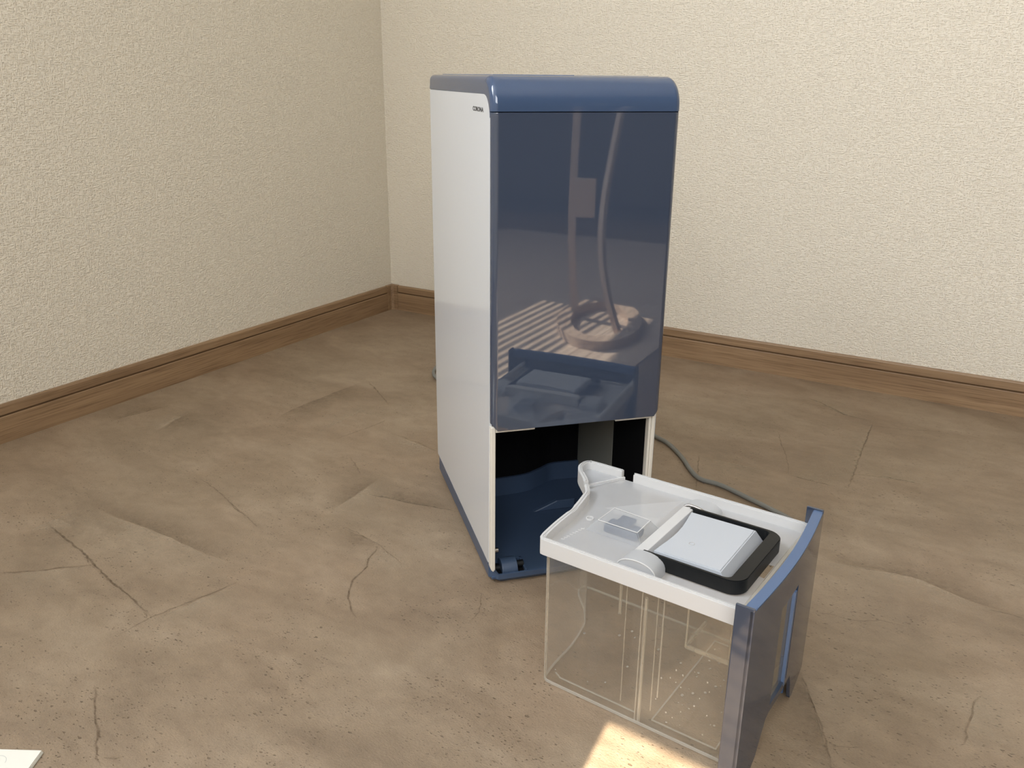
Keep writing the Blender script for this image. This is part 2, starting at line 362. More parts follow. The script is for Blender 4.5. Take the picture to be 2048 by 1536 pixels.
# ------------------------------------------------------------------ the room
def rplace(o): o.location = (RX, RY, 0); o.rotation_euler = (0, 0, RT); return o
def struct(name, bm, mat, **kw):
    o = obj(name, bm, mat, **kw); o['kind'] = 'structure'; return rplace(o)
H = 2.4
bm = BM(); box(bm, -.12, WALL_A+.12, WALL_B-.12, .12, -.05, 0); fl = struct('floor', bm, M_floor)
bm = BM(); box(bm, -.12, WALL_A+.12, WALL_B-.12, .12, H, H+.05); struct('ceiling', bm, M_ceil)
bm = BM(); box(bm, -.12, 0, WALL_B, 0, 0, H); struct('wall_left', bm, M_wall)
bm = BM(); box(bm, -.12, WALL_A+.12, 0, .12, 0, H); struct('wall_far', bm, M_wall)
bm = BM(); box(bm, WALL_A, WALL_A+.12, WALL_B, 0, 0, H); struct('wall_right', bm, M_wall)
# back wall with the window opening the sun comes through
WZ0, WZ1, WA0, WA1 = SUNZ0, 2.0, SUNA0, SUNA1
bm = BM()
box(bm, -.12, WA0, WALL_B-.12, WALL_B, 0, H); box(bm, WA1, WALL_A+.12, WALL_B-.12, WALL_B, 0, H)
box(bm, WA0, WA1, WALL_B-.12, WALL_B, 0, WZ0); box(bm, WA0, WA1, WALL_B-.12, WALL_B, WZ1, H)
struct('wall_back', bm, M_wall)
bm = BM(); fw = .03
for a0, a1, z0, z1 in ((WA0-.02, WA0, WZ0-.02, WZ1+.02), (WA1, WA1+.02, WZ0-.02, WZ1+.02), (WA0, WA1, WZ0-.02, WZ0), (WA0, WA1, WZ1, WZ1+.02)):
    box(bm, a0, a1, WALL_B-.10, WALL_B+.012, z0, z1)
win = struct('window_1', bm, M_cream)
# unseen eave, added and skewed to cut off the sun patch, and slatted blind
bm = BM(); ez = SUN_CUTOFF; prism(bm, [(WA0-.8, WALL_B-.12), (WA0-.8, WALL_B-.72), (WA1+.8, WALL_B-.72-.28), (WA1+.8, WALL_B-.12)], ez, ez+.06); struct('sun_cutoff_eave', bm, M_ceil)
bl = thing('window_blind', 'slatted blind hanging in the window behind the camera', 'blind', room((WA0+WA1)/2, WALL_B-.06, WZ0), RT)
sms = {}; nsl = int((WZ1-WZ0-.03)/.0235); hw = (WA1-WA0)/2-.004
for k in range(nsl):
    zz = .012 + k*.0235; tilt = math.radians(17) if WZ0+zz < SLATZ else SUN_EL       # the upper slats are turned wide open
    if tilt not in sms:
        c_, s_ = .0115*math.cos(tilt), .0115*math.sin(tilt)
        bm = BM(); prism(bm, [(-c_, s_), (0, .0009), (c_, -s_), (c_, -s_-.0006), (0, .0003), (-c_, s_-.0006)], -hw, hw, axis='x')
        o = obj('slat', bm, M_cream, bl); sms[tilt] = o.data
    else: o = bpy.data.objects.new('slat', sms[tilt]); C.objects.link(o); o.parent = bl
    o.location = (0, 0, zz)
bm = BM(); box(bm, -hw, hw, -.015, .015, WZ1-WZ0-.028, WZ1-WZ0-.002, .002); obj('head_rail', bm, M_cream, bl)

# balcony window in the left wall, beside the camera: the daylight of the room comes from here
bm = BM()
for b0, b1, z0, z1 in ((-2.52, -2.48, 1.10, 2.30), (-1.54, -1.50, 1.10, 2.30), (-2.48, -1.54, 1.10, 1.14), (-2.48, -1.54, 2.26, 2.30), (-2.02, -1.99, 1.14, 2.26)):
    box(bm, 0, .035, b0, b1, z0, z1)
struct('window_2', bm, M_cream)
# skirting boards with a grooved, stepped top and the moulded inner corner piece
HB = .0644; TH = .009
prof = [(0, 0), (TH, 0), (TH, .0435), (TH-.0006, .0446), (TH-.0034, .0449), (TH-.0034, .0475), (TH-.0014, .0478), (TH-.0016, HB-.003), (TH-.003, HB), (0, HB)]
def skirting(name, a0, a1, side):
    bm = BM()
    if side == 'far': prism(bm, [(-x, z) for x, z in prof], a0, a1, axis='x')      # outline in (y,z)
    elif side == 'left': prism(bm, [(x, z) for x, z in prof], a0, a1, axis='y')    # outline in (x,z)
    elif side == 'right': prism(bm, [(WALL_A-x, z) for x, z in prof], a0, a1, axis='y')
    o = struct(name, bm, M_base if side == 'far' else M_base_y)
    bm = BM(); d = TH-.0030                                      # printed dark line in the groove, darkened to stand in for shade
    if side == 'far': box(bm, a0, a1, -d, -d+.001, .0450, .0474)
    elif side == 'left': box(bm, d-.001, d, a0, a1, .0450, .0474)
    else: box(bm, WALL_A-d, WALL_A-d+.001, a0, a1, .0450, .0474)
    obj('groove', bm, M_groove_dark, o); return o
M_base_y = wood('oak_print_turned', (.215, .130, .068), (.345, .225, .125), rough=.5, along='y')
skirting('baseboard_far', .026, WALL_A-.01, 'far'); skirting('baseboard_left', WALL_B, -.026, 'left'); skirting('baseboard_right', WALL_B, -.01, 'right')
bm = BM()
prism(bm, [(0, 0), (.027, 0), (.027, -TH-.0015), (.016, -TH-.0015), (TH+.0015, -.016), (TH+.0015, -.027), (0, -.027)], 0, HB+.001, .0008, 1)
struct('trim_2', bm, M_base)

# printed stone joints and tonal edges of the vinyl (flat print lying in the floor)
SEAMS=[
 ([(-0.638, 1.05), (-0.581, 0.999), (-0.552, 0.973), (-0.523, 0.944), (-0.492, 0.912), (-0.451, 0.876), (-0.419, 0.844), (-0.408, 0.834)],2.2,0.9),
 ([(-0.63, 0.923), (-0.589, 0.927), (-0.565, 0.934), (-0.523, 0.943)],2,0.7),
 ([(-0.55, 0.973), (-0.536, 0.954), (-0.529, 0.943)],1,0.5),
 ([(-0.434, 0.799), (-0.422, 0.811), (-0.408, 0.834), (-0.388, 0.852), (-0.368, 0.87), (-0.35, 0.888), (-0.332, 0.907)],1.5,0.7),
 ([(-0.419, 0.718), (-0.408, 0.695), (-0.396, 0.67), (-0.386, 0.652), (-0.38, 0.636), (-0.372, 0.619), (-0.363, 0.607)],1.8,0.8),
 ([(-0.367, 0.617), (-0.365, 0.62), (-0.355, 0.619), (-0.347, 0.621)],1.2,0.6),
 ([(-0.418, 0.844), (-0.411, 0.828)],0.8,0.5),
 ([(-0.407, 1.121), (-0.392, 1.095), (-0.367, 1.07), (-0.341, 1.038)],1.2,0.6),
 ([(-0.474, 1.19), (-0.432, 1.147), (-0.402, 1.11), (-0.362, 1.065)],1.6,0.6),
 ([(-0.658, 1.164), (-0.648, 1.151), (-0.631, 1.134)],1.2,0.4),
 ([(-0.292, 1.641), (-0.271, 1.601), (-0.231, 1.511)],2,0.6),
 ([(-0.298, 1.348), (-0.253, 1.396), (-0.218, 1.443)],2,0.5),
 ([(-0.209, 1.375), (-0.183, 1.355), (-0.157, 1.334), (-0.135, 1.311), (-0.12, 1.298)],2,0.6),
 ([(-0.261, 1.273), (-0.247, 1.244), (-0.234, 1.212)],1.6,0.6),
 ([(-0.212, 1.143), (-0.185, 1.134), (-0.152, 1.119), (-0.122, 1.109), (-0.076, 1.092)],1.4,0.5),
 ([(-0.232, 1.049), (-0.198, 1.022), (-0.173, 0.997), (-0.155, 0.975), (-0.134, 0.948)],1.3,0.55),
 ([(-0.173, 0.997), (-0.176, 0.98), (-0.181, 0.963), (-0.18, 0.944), (-0.187, 0.928), (-0.192, 0.913), (-0.193, 0.896), (-0.191, 0.875), (-0.186, 0.859), (-0.179, 0.842), (-0.174, 0.835)],1.8,0.85),
 ([(-0.035, 0.886), (-0.034, 0.87), (-0.036, 0.85), (-0.041, 0.839), (-0.046, 0.827)],1.2,0.6),
 ([(0.655, 1.449), (0.627, 1.398), (0.593, 1.334), (0.561, 1.275), (0.507, 1.172)],1.8,0.7),
 ([(0.573, 1.569), (0.589, 1.545), (0.613, 1.484), (0.635, 1.462), (0.655, 1.449)],2.2,0.6),
 ([(0.539, 1.227), (0.585, 1.216), (0.62, 1.199), (0.634, 1.187)],1.5,0.5),
 ([(0.468, 1.402), (0.456, 1.338), (0.452, 1.301), (0.443, 1.258), (0.433, 1.221)],1.4,0.55),
 ([(0.433, 1.221), (0.461, 1.203), (0.489, 1.184)],1.4,0.55),
 ([(0.308, 1.294), (0.298, 1.255), (0.292, 1.222), (0.277, 1.168)],1.4,0.6),
 ([(0.633, 1.432), (0.682, 1.416), (0.742, 1.405)],1.8,0.3),
 ([(0.421, 0.962), (0.45, 0.95), (0.474, 0.944), (0.493, 0.937)],1.2,0.5),
 ([(0.347, 0.856), (0.372, 0.851), (0.388, 0.841), (0.405, 0.838), (0.424, 0.84), (0.441, 0.833), (0.455, 0.824)],1.1,0.45),
 ([(0.303, 0.747), (0.302, 0.717), (0.3, 0.682), (0.298, 0.66), (0.297, 0.649), (0.29, 0.615)],1.6,0.6),
 ([(0.298, 0.651), (0.302, 0.641), (0.328, 0.641)],1.1,0.5),
 ([(0.475, 0.714), (0.463, 0.704), (0.451, 0.686), (0.439, 0.669), (0.423, 0.644)],1.6,0.55),
 ([(0.559, 0.863), (0.576, 0.856), (0.592, 0.846)],1.5,0.5),
]
TONES=[
 ([(-0.66, 1.009), (-0.649, 1.028), (-0.637, 1.05), (-0.623, 1.075), (-0.604, 1.102)],(-0.523, 0.973),1),
 ([(-0.604, 1.102), (-0.539, 1.061), (-0.453, 1.013), (-0.4, 0.976), (-0.343, 0.943)],(-0.446, 0.894),1),
 ([(-0.604, 1.102), (-0.539, 1.061), (-0.453, 1.013), (-0.4, 0.976), (-0.343, 0.943)],(-0.432, 1.068),-1),
 ([(-0.628, 0.92), (-0.563, 0.932), (-0.522, 0.941)],(-0.525, 0.843),1),
 ([(-0.406, 0.828), (-0.367, 0.866), (-0.331, 0.904)],(-0.338, 0.793),1),
 ([(-0.614, 1.364), (-0.601, 1.418), (-0.586, 1.469)],(-0.638, 1.468),1),
 ([(-0.614, 1.364), (-0.601, 1.418), (-0.586, 1.469)],(-0.543, 1.366),-1),
 ([(-0.719, 1.409), (-0.688, 1.444), (-0.636, 1.494)],(-0.721, 1.466),-1),
 ([(-0.43, 1.419), (-0.409, 1.477), (-0.355, 1.56), (-0.3, 1.641)],(-0.334, 1.459),-1),
 ([(-0.336, 1.368), (-0.279, 1.47), (-0.222, 1.443)],(-0.304, 1.489),1),
 ([(-0.255, 1.09), (-0.231, 1.136), (-0.2, 1.199)],(-0.191, 1.083),1),
 ([(-0.255, 1.09), (-0.231, 1.136), (-0.2, 1.199)],(-0.268, 1.18),-1),
 ([(-0.208, 1.371), (-0.157, 1.33), (-0.12, 1.295)],(-0.15, 1.238),1),
 ([(-0.231, 1.046), (-0.197, 1.02), (-0.173, 0.995)],(-0.209, 0.967),-1),
 ([(-0.172, 0.995), (-0.154, 0.973), (-0.134, 0.945)],(-0.167, 0.94),1),
 ([(-0.212, 1.143), (-0.152, 1.119), (-0.076, 1.092)],(-0.15, 1.176),-1),
 ([(0.433, 1.221), (0.461, 1.203), (0.489, 1.184)],(0.497, 1.295),1),
 ([(0.507, 1.172), (0.593, 1.334), (0.655, 1.449)],(0.54, 1.333),1),
 ([(0.571, 1.564), (0.611, 1.48), (0.654, 1.448)],(0.669, 1.552),1),
 ([(0.307, 1.291), (0.363, 1.26), (0.419, 1.231)],(0.336, 1.184),1),
 ([(0.539, 1.227), (0.62, 1.199), (0.654, 1.181)],(0.639, 1.276),1),
 ([(0.391, 0.972), (0.421, 0.962), (0.474, 0.944), (0.51, 0.925), (0.55, 0.877), (0.592, 0.846)],(0.458, 0.854),1),
 ([(0.391, 0.972), (0.421, 0.962), (0.474, 0.944), (0.51, 0.925), (0.55, 0.877), (0.592, 0.846)],(0.552, 0.971),-1),
 ([(0.303, 0.747), (0.3, 0.682), (0.29, 0.615)],(0.258, 0.644),-1),
 ([(0.489, 0.733), (0.463, 0.704), (0.423, 0.644)],(0.483, 0.682),1),
]

def cover_mesh(name, strips, mat, z):
    vs, fs, cv = [], [], []
    for rows in strips:                      # rows: list of [(x,y,cover), ...] across, along the strip
        base = len(vs); wd = len(rows[0])
        for r in rows:
            for x, y, c in r: vs.append((x, y, z)); cv.append(c)
        for i in range(len(rows)-1):
            for j in range(wd-1):
                a = base+i*wd+j; fs.append((a, a+1, a+wd+1, a+wd))
    me = bpy.data.meshes.new(name); me.from_pydata(vs, [], fs)
    at = me.attributes.new('cover', 'FLOAT', 'POINT'); at.data.foreach_set('value', cv)
    me.materials.append(mat); o = bpy.data.objects.new(name, me); C.objects.link(o)
    o.parent = fl; o.matrix_parent_inverse = (Matrix.Translation((RX, RY, 0)) @ Matrix.Rotation(RT, 4, 'Z')).inverted()
    o['kind'] = 'stuff'; return o
def dens(pts, step=.006, jit=.0010):
    P = [Vector(p) for p in pts]; o = []
    for a, b in zip(P, P[1:]):
        n = max(1, int((b-a).length/step)); nn = Vector((-(b-a).y, (b-a).x)).normalized()
        for k in range(n): o.append(a.lerp(b, k/n) + nn*random.uniform(-jit, jit))
    o.append(P[-1]); return o
def norms(P):
    o = []
    for i in range(len(P)):
        t = P[min(i+2, len(P)-1)] - P[max(i-2, 0)]; o.append(Vector((-t.y, t.x)).normalized())
    return o
cr, lt = [], []
for pts, wd, al in SEAMS:
    P = dens(pts); NN = norms(P); n = len(P); rc, rl = [], []
    for i, (p, q) in enumerate(zip(P, NN)):
        e = min(1, 6*min(i, n-1-i)/n + .15); w_ = wd*.0007*(.55+.45*random.random())*(.5+.5*e); c = .75*al*e*random.uniform(.7, 1)
        rc.append([(p.x-q.x*w_*1.6, p.y-q.y*w_*1.6, 0), (p.x-q.x*w_*.5, p.y-q.y*w_*.5, c), (p.x+q.x*w_*.5, p.y+q.y*w_*.5, c), (p.x+q.x*w_*1.6, p.y+q.y*w_*1.6, 0)])
        s = w_*1.8; rl.append([(p.x-q.x*s, p.y-q.y*s, c*.55), (p.x-q.x*s*1.9, p.y-q.y*s*1.9, 0)])
    cr.append(rc); lt.append(rl)
tl_, td_ = [], []
for pts, cp, sg in TONES:
    P = dens(pts, .012, .0012); c = Vector(cp); n = len(P); NN = norms(P); d0 = c - P[n//2]
    rows = []; reach = min(.13, max(.045, d0.length*.8))
    for i, (p, q) in enumerate(zip(P, NN)):
        if q.dot(d0) < 0: q = -q
        e = min(1, 3.2*min(i, n-1-i)/n)
        rows.append([(p.x+q.x*reach*f, p.y+q.y*reach*f, a*e*(TONE_L if sg > 0 else TONE_D)) for f, a in ((0, 0), (.012, 1), (.15, .8), (.45, .4), (1, 0))])
    (tl_ if sg > 0 else td_).append(rows)
cover_mesh('tone_print', td_, M_toneD, .00012)
cover_mesh('tone_print', tl_, M_toneL, .00018)
cover_mesh('joint_highlight', lt, M_seaml, .00024)
cover_mesh('joint_print', cr, M_seam, .00030)

# ------------------------------------------------------------------ the appliance
W_, D_ = .207, .340
ap = thing('dehumidifier', 'tall slate blue and white dehumidifier standing in the corner, lower bay open', 'dehumidifier', (BX, BY, 0), BT)
# base tray
out = [(0, .010), (.010, 0), (W_-.010, 0), (W_, .010), (W_, D_-.012), (W_-.012, D_), (.012, D_), (0, D_-.012)]
bm = BM()
ins = [(x + (.004 if x < W_/2 else -.004), y + (.004 if y < D_/2 else -.004)) for x, y in out]
n = len(out); A = [bm.verts.new((x, y, .001)) for x, y in ins]; B = [bm.verts.new((x, y, .006)) for x, y in out]
bm.faces.new(A[::-1])
for i in range(n): bm.faces.new((A[i], A[(i+1) % n], B[(i+1) % n], B[i]))
bm.faces.new(B)
o = obj('base_plate', bm, M_tray, ap)
bm = BM()
zt = [.0235, .0125, .0125, .0235, .026, .026, .026, .026]
ribbon_wall(bm, out[::1], .0026, .006, zt, closed=True)
base_wall = obj('base_rim', bm, M_tray, ap)
bm = BM(); box(bm, .0026, W_-.0026, .0026, D_-.003, .006, .0085); obj('tray_floor', bm, M_tray, ap)
cw = spline([(.004, .200), (.030, .207), (.060, .210), (.104, .214), (.130, .226), (.155, .241), (.191, .241), (.2015, .241)], 6)
bm = BM(); ribbon_wall(bm, [(p.x, p.y) for p in cw], .004, .0085, .036); obj('curved_tray_wall', bm, M_tray, ap, smooth=.7)
bm = BM(); ribbon_wall(bm, [(p.x, p.y+.0045) for p in cw], .003, .0085, .205); obj('fan_housing', bm, M_black, ap, label='matt black curved inner housing')
bm = BM()
prism(bm, [(.100, .0085), (.160, .0085), (.160, .022), (.134, .022)], .150, .158, .001, 1, axis='y'); obj('tray_rib', bm, M_tray, ap)
bm = BM(); cyl(bm, (.115, .095, .0095), .006, .002); cyl(bm, (.115, .095, .0108), .003, .001); obj('drain_boss', bm, M_tray, ap, smooth=.6)
for s in (0, 1):
    X = (lambda x: x) if s == 0 else (lambda x: W_-x)
    def bx(bm, x0, x1, *r): box(bm, min(X(x0), X(x1)), max(X(x0), X(x1)), *r)
    bm = BM(); bx(bm, .0055, .047, .0065, .032, .0087, .0092); obj('caster_well', bm, M_black, ap)
    bm = BM(); bx(bm, .045, .0475, .0045, .034, .0085, .0135); bx(bm, .004, .0475, .032, .0345, .0085, .0135)
    obj('well_rim', bm, M_tray, ap)
    bm = BM(); pr = [(.018+.0135*math.cos(a), .0105+.0125*math.sin(a)) for a in [PI*k/14 for k in range(15)]]
    pr = [(.0315, .0087)] + pr + [(.0045, .0087)]
    prism(bm, pr, min(X(.0165), X(.0365)), max(X(.0165), X(.0365)), .0012, 2, axis='x')
    wh = obj('caster_housing', bm, M_tray, ap, smooth=.6)
    bm = BM(); cyl(bm, (X(.0415), .018, .0135), .0045, .009, 'x', 16); cyl(bm, (X(.011), .018, .0115), .0045, .010, 'x', 16); obj('axle', bm, M_blackp, wh, smooth=.6)
    bm = BM(); cyl(bm, (X(.0125), .022, .034), .0032, .005, 'x', 16); obj('screw', bm, M_steel, ap, smooth=.6)

# white side panels (rounded upper front corner)
def side_outline():
    o = [(.0135, .0235), (D_, .0265), (D_, .5655)]
    for k in range(0, 9):
        a = math.radians(90 + 90*k/8); o.append((.0285 + .0255*math.cos(a), .5400 + .0255*math.sin(a)))
    o += [(.0045, .30), (.0085, .060), (.0095, .030), (.0108, .0252)]
    return o
for s, x0, x1 in ((0, 0, .0030), (1, W_-.0030, W_)):
    bm = BM(); prism(bm, side_outline(), x0, x1, .0008, 2, axis='x')
    sp = obj('side_panel', bm, M_white, ap, smooth=.5)
    if s == 0:
        cu = bpy.data.curves.new('logo', 'FONT'); cu.body = 'CORONA'; cu.size = .0068; cu.extrude = .00008; cu.space_character = 1.0; cu.offset = .00022
        to = bpy.data.objects.new('logo', cu); C.objects.link(to); bpy.context.view_layer.update()
        me = bpy.data.meshes.new_from_object(to.evaluated_get(bpy.context.evaluated_depsgraph_get())); bpy.data.objects.remove(to)
        xs = [v.co.x for v in me.vertices]; ys = [v.co.y for v in me.vertices]; wx = max(xs)-min(xs); wy = max(ys)-min(ys); mnx = min(xs); mny = min(ys)
        for v in me.vertices:
            u, h, d = (v.co.x-mnx)/wx, (v.co.y-mny)/wy, v.co.z
            v.co = (-.00006 - d, .079 - u*.049, .5475 + h*.0048)
        obj('brand_lettering', me, M_ink, sp, label='small dark capital lettering CORONA')
# inner case above the bay and frame round the opening
bm = BM(); box(bm, .0032, W_-.0032, .004, D_-.002, .206, .5650); obj('inner_case', bm, M_black, ap)
bm = BM(); prism(bm, [(.0005, .0225), (.0012, .0200), (.0035, .0175), (.0060, .0200), (.0062, .2065), (.0005, .2065)], 0, .0115, .0007, 1, axis='y'); obj('bay_frame', bm, M_cream, ap)
bm = BM(); box(bm, W_-.0075, W_-.0035, 0, .0115, .0175, .2065, .0006, 1); obj('bay_frame', bm, M_cream, ap)
bm = BM(); box(bm, W_-.0105, W_-.0077, .002, .0115, .018, .2065, .0005, 1); obj('bay_frame', bm, M_cream, ap)
for x0, x1 in ((.0064, .053), (.152, W_-.0107)):
    bm = BM(); box(bm, x0, x1, .0003, .010, .1995, .2065, .0005, 1); obj('bay_frame', bm, M_cream, ap)
bm = BM(); box(bm, .003, W_-.003, .004, .262, .2060, .2075); obj('bay_ceiling', bm, M_black, ap)
bm = BM(); box(bm, .0032, .0055, .0117, .262, .0265, .206); obj('bay_lining', bm, M_black, ap)
bm = BM(); box(bm, W_-.0099, W_-.0032, .0117, .1115, .0265, .206); obj('bay_lining', bm, M_black, ap)
bm = BM(); box(bm, W_-.0100, W_-.0032, .112, .262, .0265, .206); obj('bay_lining', bm, M_grey, ap, label='grey inner wall of the bay')
bm = BM(); box(bm, .004, W_-.004, .262, .266, .0265, .206); obj('bay_back', bm, M_black, ap)
# front cover
RR = .0072
def cover_plan(y1):
    o = [(.0004, y1), (W_-.0004, y1)]
    for k in range(0, 9):
        a = math.radians(90*k/8); o.append((W_-.0004-RR + RR*math.cos(a), -.0042+RR - RR*math.sin(a)))
    for k in range(0, 9):
        a = math.radians(90*k/8); o.append((.0004+RR - RR*math.sin(a), -.0042+RR - RR*math.cos(a)))
    return o
bm = BM(); pl = cover_plan(.0035)
prism(bm, pl, .2030, .5485, .0008, 2)
for v in bm.verts:                                     # clipped lower corners
    if v.co.z < .2085 and (v.co.x < .008 or v.co.x > W_-.008): 
        k = (v.co.x < .008) and (.008-v.co.x) or (v.co.x-(W_-.008)); v.co.z += k*1.1
obj('front_cover', bm, M_blue, ap, smooth=.6)
# lid: profile swept across with rounded side edges
prof_o, nrm, prof_i = [], [], []
Rt = .030; cy, cz = -.0042+Rt, .5840-Rt
prof_o.append((-.0042, .5495)); nrm.append((-1, 0)); prof_i.append((.0030, .5495))
for k in range(13):
    a = math.radians(90*k/12); prof_o.append((cy-Rt*math.cos(a), cz+Rt*math.sin(a))); nrm.append((-math.cos(a), math.sin(a)))
    prof_i.append((.0285-.0255*math.cos(a), .5400+.0255*math.sin(a)))
prof_i[1] = (.0030, .5495); 
prof_o.append((D_-.004, .5840)); nrm.append((0, 1)); prof_i.append((D_-.004, .5657))
for k in range(1, 5):
    a = math.radians(90*k/4); prof_o.append((D_-.004+.008*math.sin(a), .576+.008*math.cos(a))); nrm.append((math.sin(a), math.cos(a))); prof_i.append((D_-.004+.004*math.sin(a), .5657))
bm = BM(); rows = []
for (p, q, pi) in zip(prof_o, nrm, prof_i):
    row = [(0, *pi)]
    for k in range(8):
        a = math.radians(90*k/7); off = RR*(1-math.sin(a)); row.append((RR*(1-math.cos(a)), p[0]-q[0]*off, p[1]-q[1]*off))
    row += [(W_-x, y, z) for x, y, z in row[::-1]]
    rows.append([bm.verts.new(v) for v in row])
for a, b in zip(rows, rows[1:]):
    for j in range(len(a)-1): bm.faces.new((a[j], a[j+1], b[j+1], b[j]))
    bm.faces.new((a[0], b[0], b[-1], a[-1]))
bm.faces.new(rows[0]); bm.faces.new(rows[-1][::-1])
bmesh.ops.remove_doubles(bm, verts=bm.verts[:], dist=1e-5)
lid = obj('top_cover', bm, M_blue_l, ap, smooth=.6)
bm = BM(); box(bm, .010, .098, .030, .300, .5838, .5846, .0003, 1); obj('air_louvre', bm, M_blue2, lid)
bm = BM(); box(bm, W_-.085, W_-.012, .060, .200, .5838, .5843); obj('control_panel', bm, M_blue2, lid)
bm = BM(); box(bm, .0005, W_-.0005, D_-.001, D_+.003, .0265, .565, .001, 1); obj('back_panel', bm, M_cream, ap)

# mains cord: out of the back, loops on the floor and runs behind the pulled-out tank
cp = [(.0275, 1.2800, .040), (.030, 1.310, .018), (.022, 1.370, .004), (-.040, 1.500, .004), (-.118, 1.600, .004), (-.160, 1.672, .004), (-.150, 1.745, .004), (-.080, 1.765, .004), (.04, 1.690, .004), (.16, 1.530, .004),
      (.240, 1.374, .004), (.263, 1.332, .004), (.276, 1.276, .004), (.281, 1.229, .004), (.290, 1.197, .004), (.316, 1.177, .004), (.349, 1.132, .004), (.375, 1.095, .004), (.392, 1.066, .004), (.394, 1.040, .004), (.380, 1.010, .004), (.362, .985, .004)]
bm = BM(); tube(bm, [tuple(p) for p in spline(cp, 6)], .0036, 10)
cd = thing('power_cord', 'grey mains cord lying on the floor behind the dehumidifier and tank', 'cord', (0, 0, 0))
obj('cable', bm, M_cord, cd, smooth=True)
bm = BM(); prism(bm, rrect(-.012, .012, -.028, .004, .004), .002, .018, .002, 2)
pg = obj('plug', bm, M_cord, cd, smooth=.6, loc=(.356, .976, 0), rz=2.55-PI)
bm = BM(); box(bm, -.0072, -.0055, -.046, -.027, .007, .013); box(bm, .0055, .0072, -.046, -.027, .007, .013); obj('prong', bm, M_steel, pg)

# ------------------------------------------------------------------ the water tank
tk = thing('water_tank', 'clear water tank with frosted lid, pulled out in front of the dehumidifier', 'water tank', (TX, TY, 0), TT)
Sc = [(-.002, .001), (-.0045, .022), (-.006, .040), (-.0072, .067), (-.010, .085), (-.0135, .101), (-.0165, .112), (-.0225, .121), (-.030, .132), (-.039, .1415), (-.049, .152), (-.0555, .162), (-.0575, .172), (-.0555, .180), (-.0500, .1835)]
Ss = [(p.x, p.y) for p in spline(Sc, 4)]
PB0, PB1, PZ = -.0205, .1845, .1840
def front_a(b):
    t = (b-PB0)/(PB1-PB0); return .2190 + .0060*math.sin(PI*t) - .0070*t
FR = .2015
fedge = [(front_a(b)-.0096, b) for b in (.176, .140, .100, .060, .020)]
# body: thin clear walls, single sheets, rounded upright corners
def inset(pts, d):
    P = [Vector(p) for p in pts]; o = []
    for i in range(len(P)):
        t = P[min(i+1, len(P)-1)] - P[max(i-1, 0)]; n_ = Vector((t.y, -t.x)).normalized(); o.append((P[i].x+n_.x*d, P[i].y+n_.y*d))
    return o
Bs = inset(Ss, .0065); Bs = [(x, y) for x, y in Bs if y > .012]
Bs = [(.0165, .0062), (.0085, .0066), (.0052, .0085), (.0040, .0120)] + Bs[1:]
Bs[-1] = (-.047, .1765)
near = [(.1985, .0062)]
bodyo = near + Bs + [(-.040, .1772), (.1985, .1772)]
bm = BM(); sheet(bm, bodyo, .0025, .153, closed=True)
body = obj('tank_body', bm, M_clear, tk, smooth=.5)
bm = BM(); v = [bm.verts.new((x, y, .0025)) for x, y in bodyo]; bm.faces.new(v); obj('tank_bottom', bm, M_clear, tk)
bm = BM(); ribbon_wall(bm, bodyo, .0012, .0012, .0040, closed=True)
obj('bottom_edge', bm, M_line, body)
# raised floor steps drawn as pale bars, their edge glint put into the colour
def bar(bm, p, q, w=.0012, h=.0012, z=.003):
    P, Q = Vector(p), Vector(q); n_ = Vector((-(Q-P).y, (Q-P).x)).normalized()*w/2
    a = [bm.verts.new((*(P+n_*s), zz)) for zz in (z, z+h) for s in (1, -1)] + [bm.verts.new((*(Q+n_*s), zz)) for zz in (z, z+h) for s in (1, -1)]
    for f in ((0, 1, 3, 2), (4, 6, 7, 5), (0, 4, 5, 1), (2, 3, 7, 6), (0, 2, 6, 4), (1, 5, 7, 3)): bm.faces.new([a[i] for i in f])
bm = BM()
ins_ = [(x, y) for x, y in inset(Ss, .0155) if .022 < y < .165]
loopb = [(.104, .0165), (.018, .0165), (.010, .021)]
for p, q in zip(loopb, loopb[1:]): bar(bm, p, q, z=.0028)
loopf = [(.122, .168), (.122, .0165), (.187, .0165), (.187, .168)]
for p, q in zip(loopf, loopf[1:] + loopf[:1]): bar(bm, p, q, z=.0028)
obj('bottom_step', bm, M_line, tk)
bm = BM(); cyl(bm, (.0045+.0012, .0075, .078), .0015, .150, n=10); obj('corner_edge', bm, M_rib, body, smooth=.6)
# upright ribs on the near wall
for a, b, z0, z1, r in ((.1120, .0078, .003, .140, .0017), (.1085, .0066, .003, .151, .0006), (.0925, .0068, .018, .151, .0005), (.1240, .0068, .022, .151, .0005), (.1300, .0068, .040, .151, .0007), (.0670, .0450, .085, .151, .0016), (.1840, .1700, .003, .151, .0006)):
    bm = BM(); cyl(bm, (a, b, (z0+z1)/2), r, z1-z0, n=12); obj('rib', bm, M_rib, tk, smooth=.6)
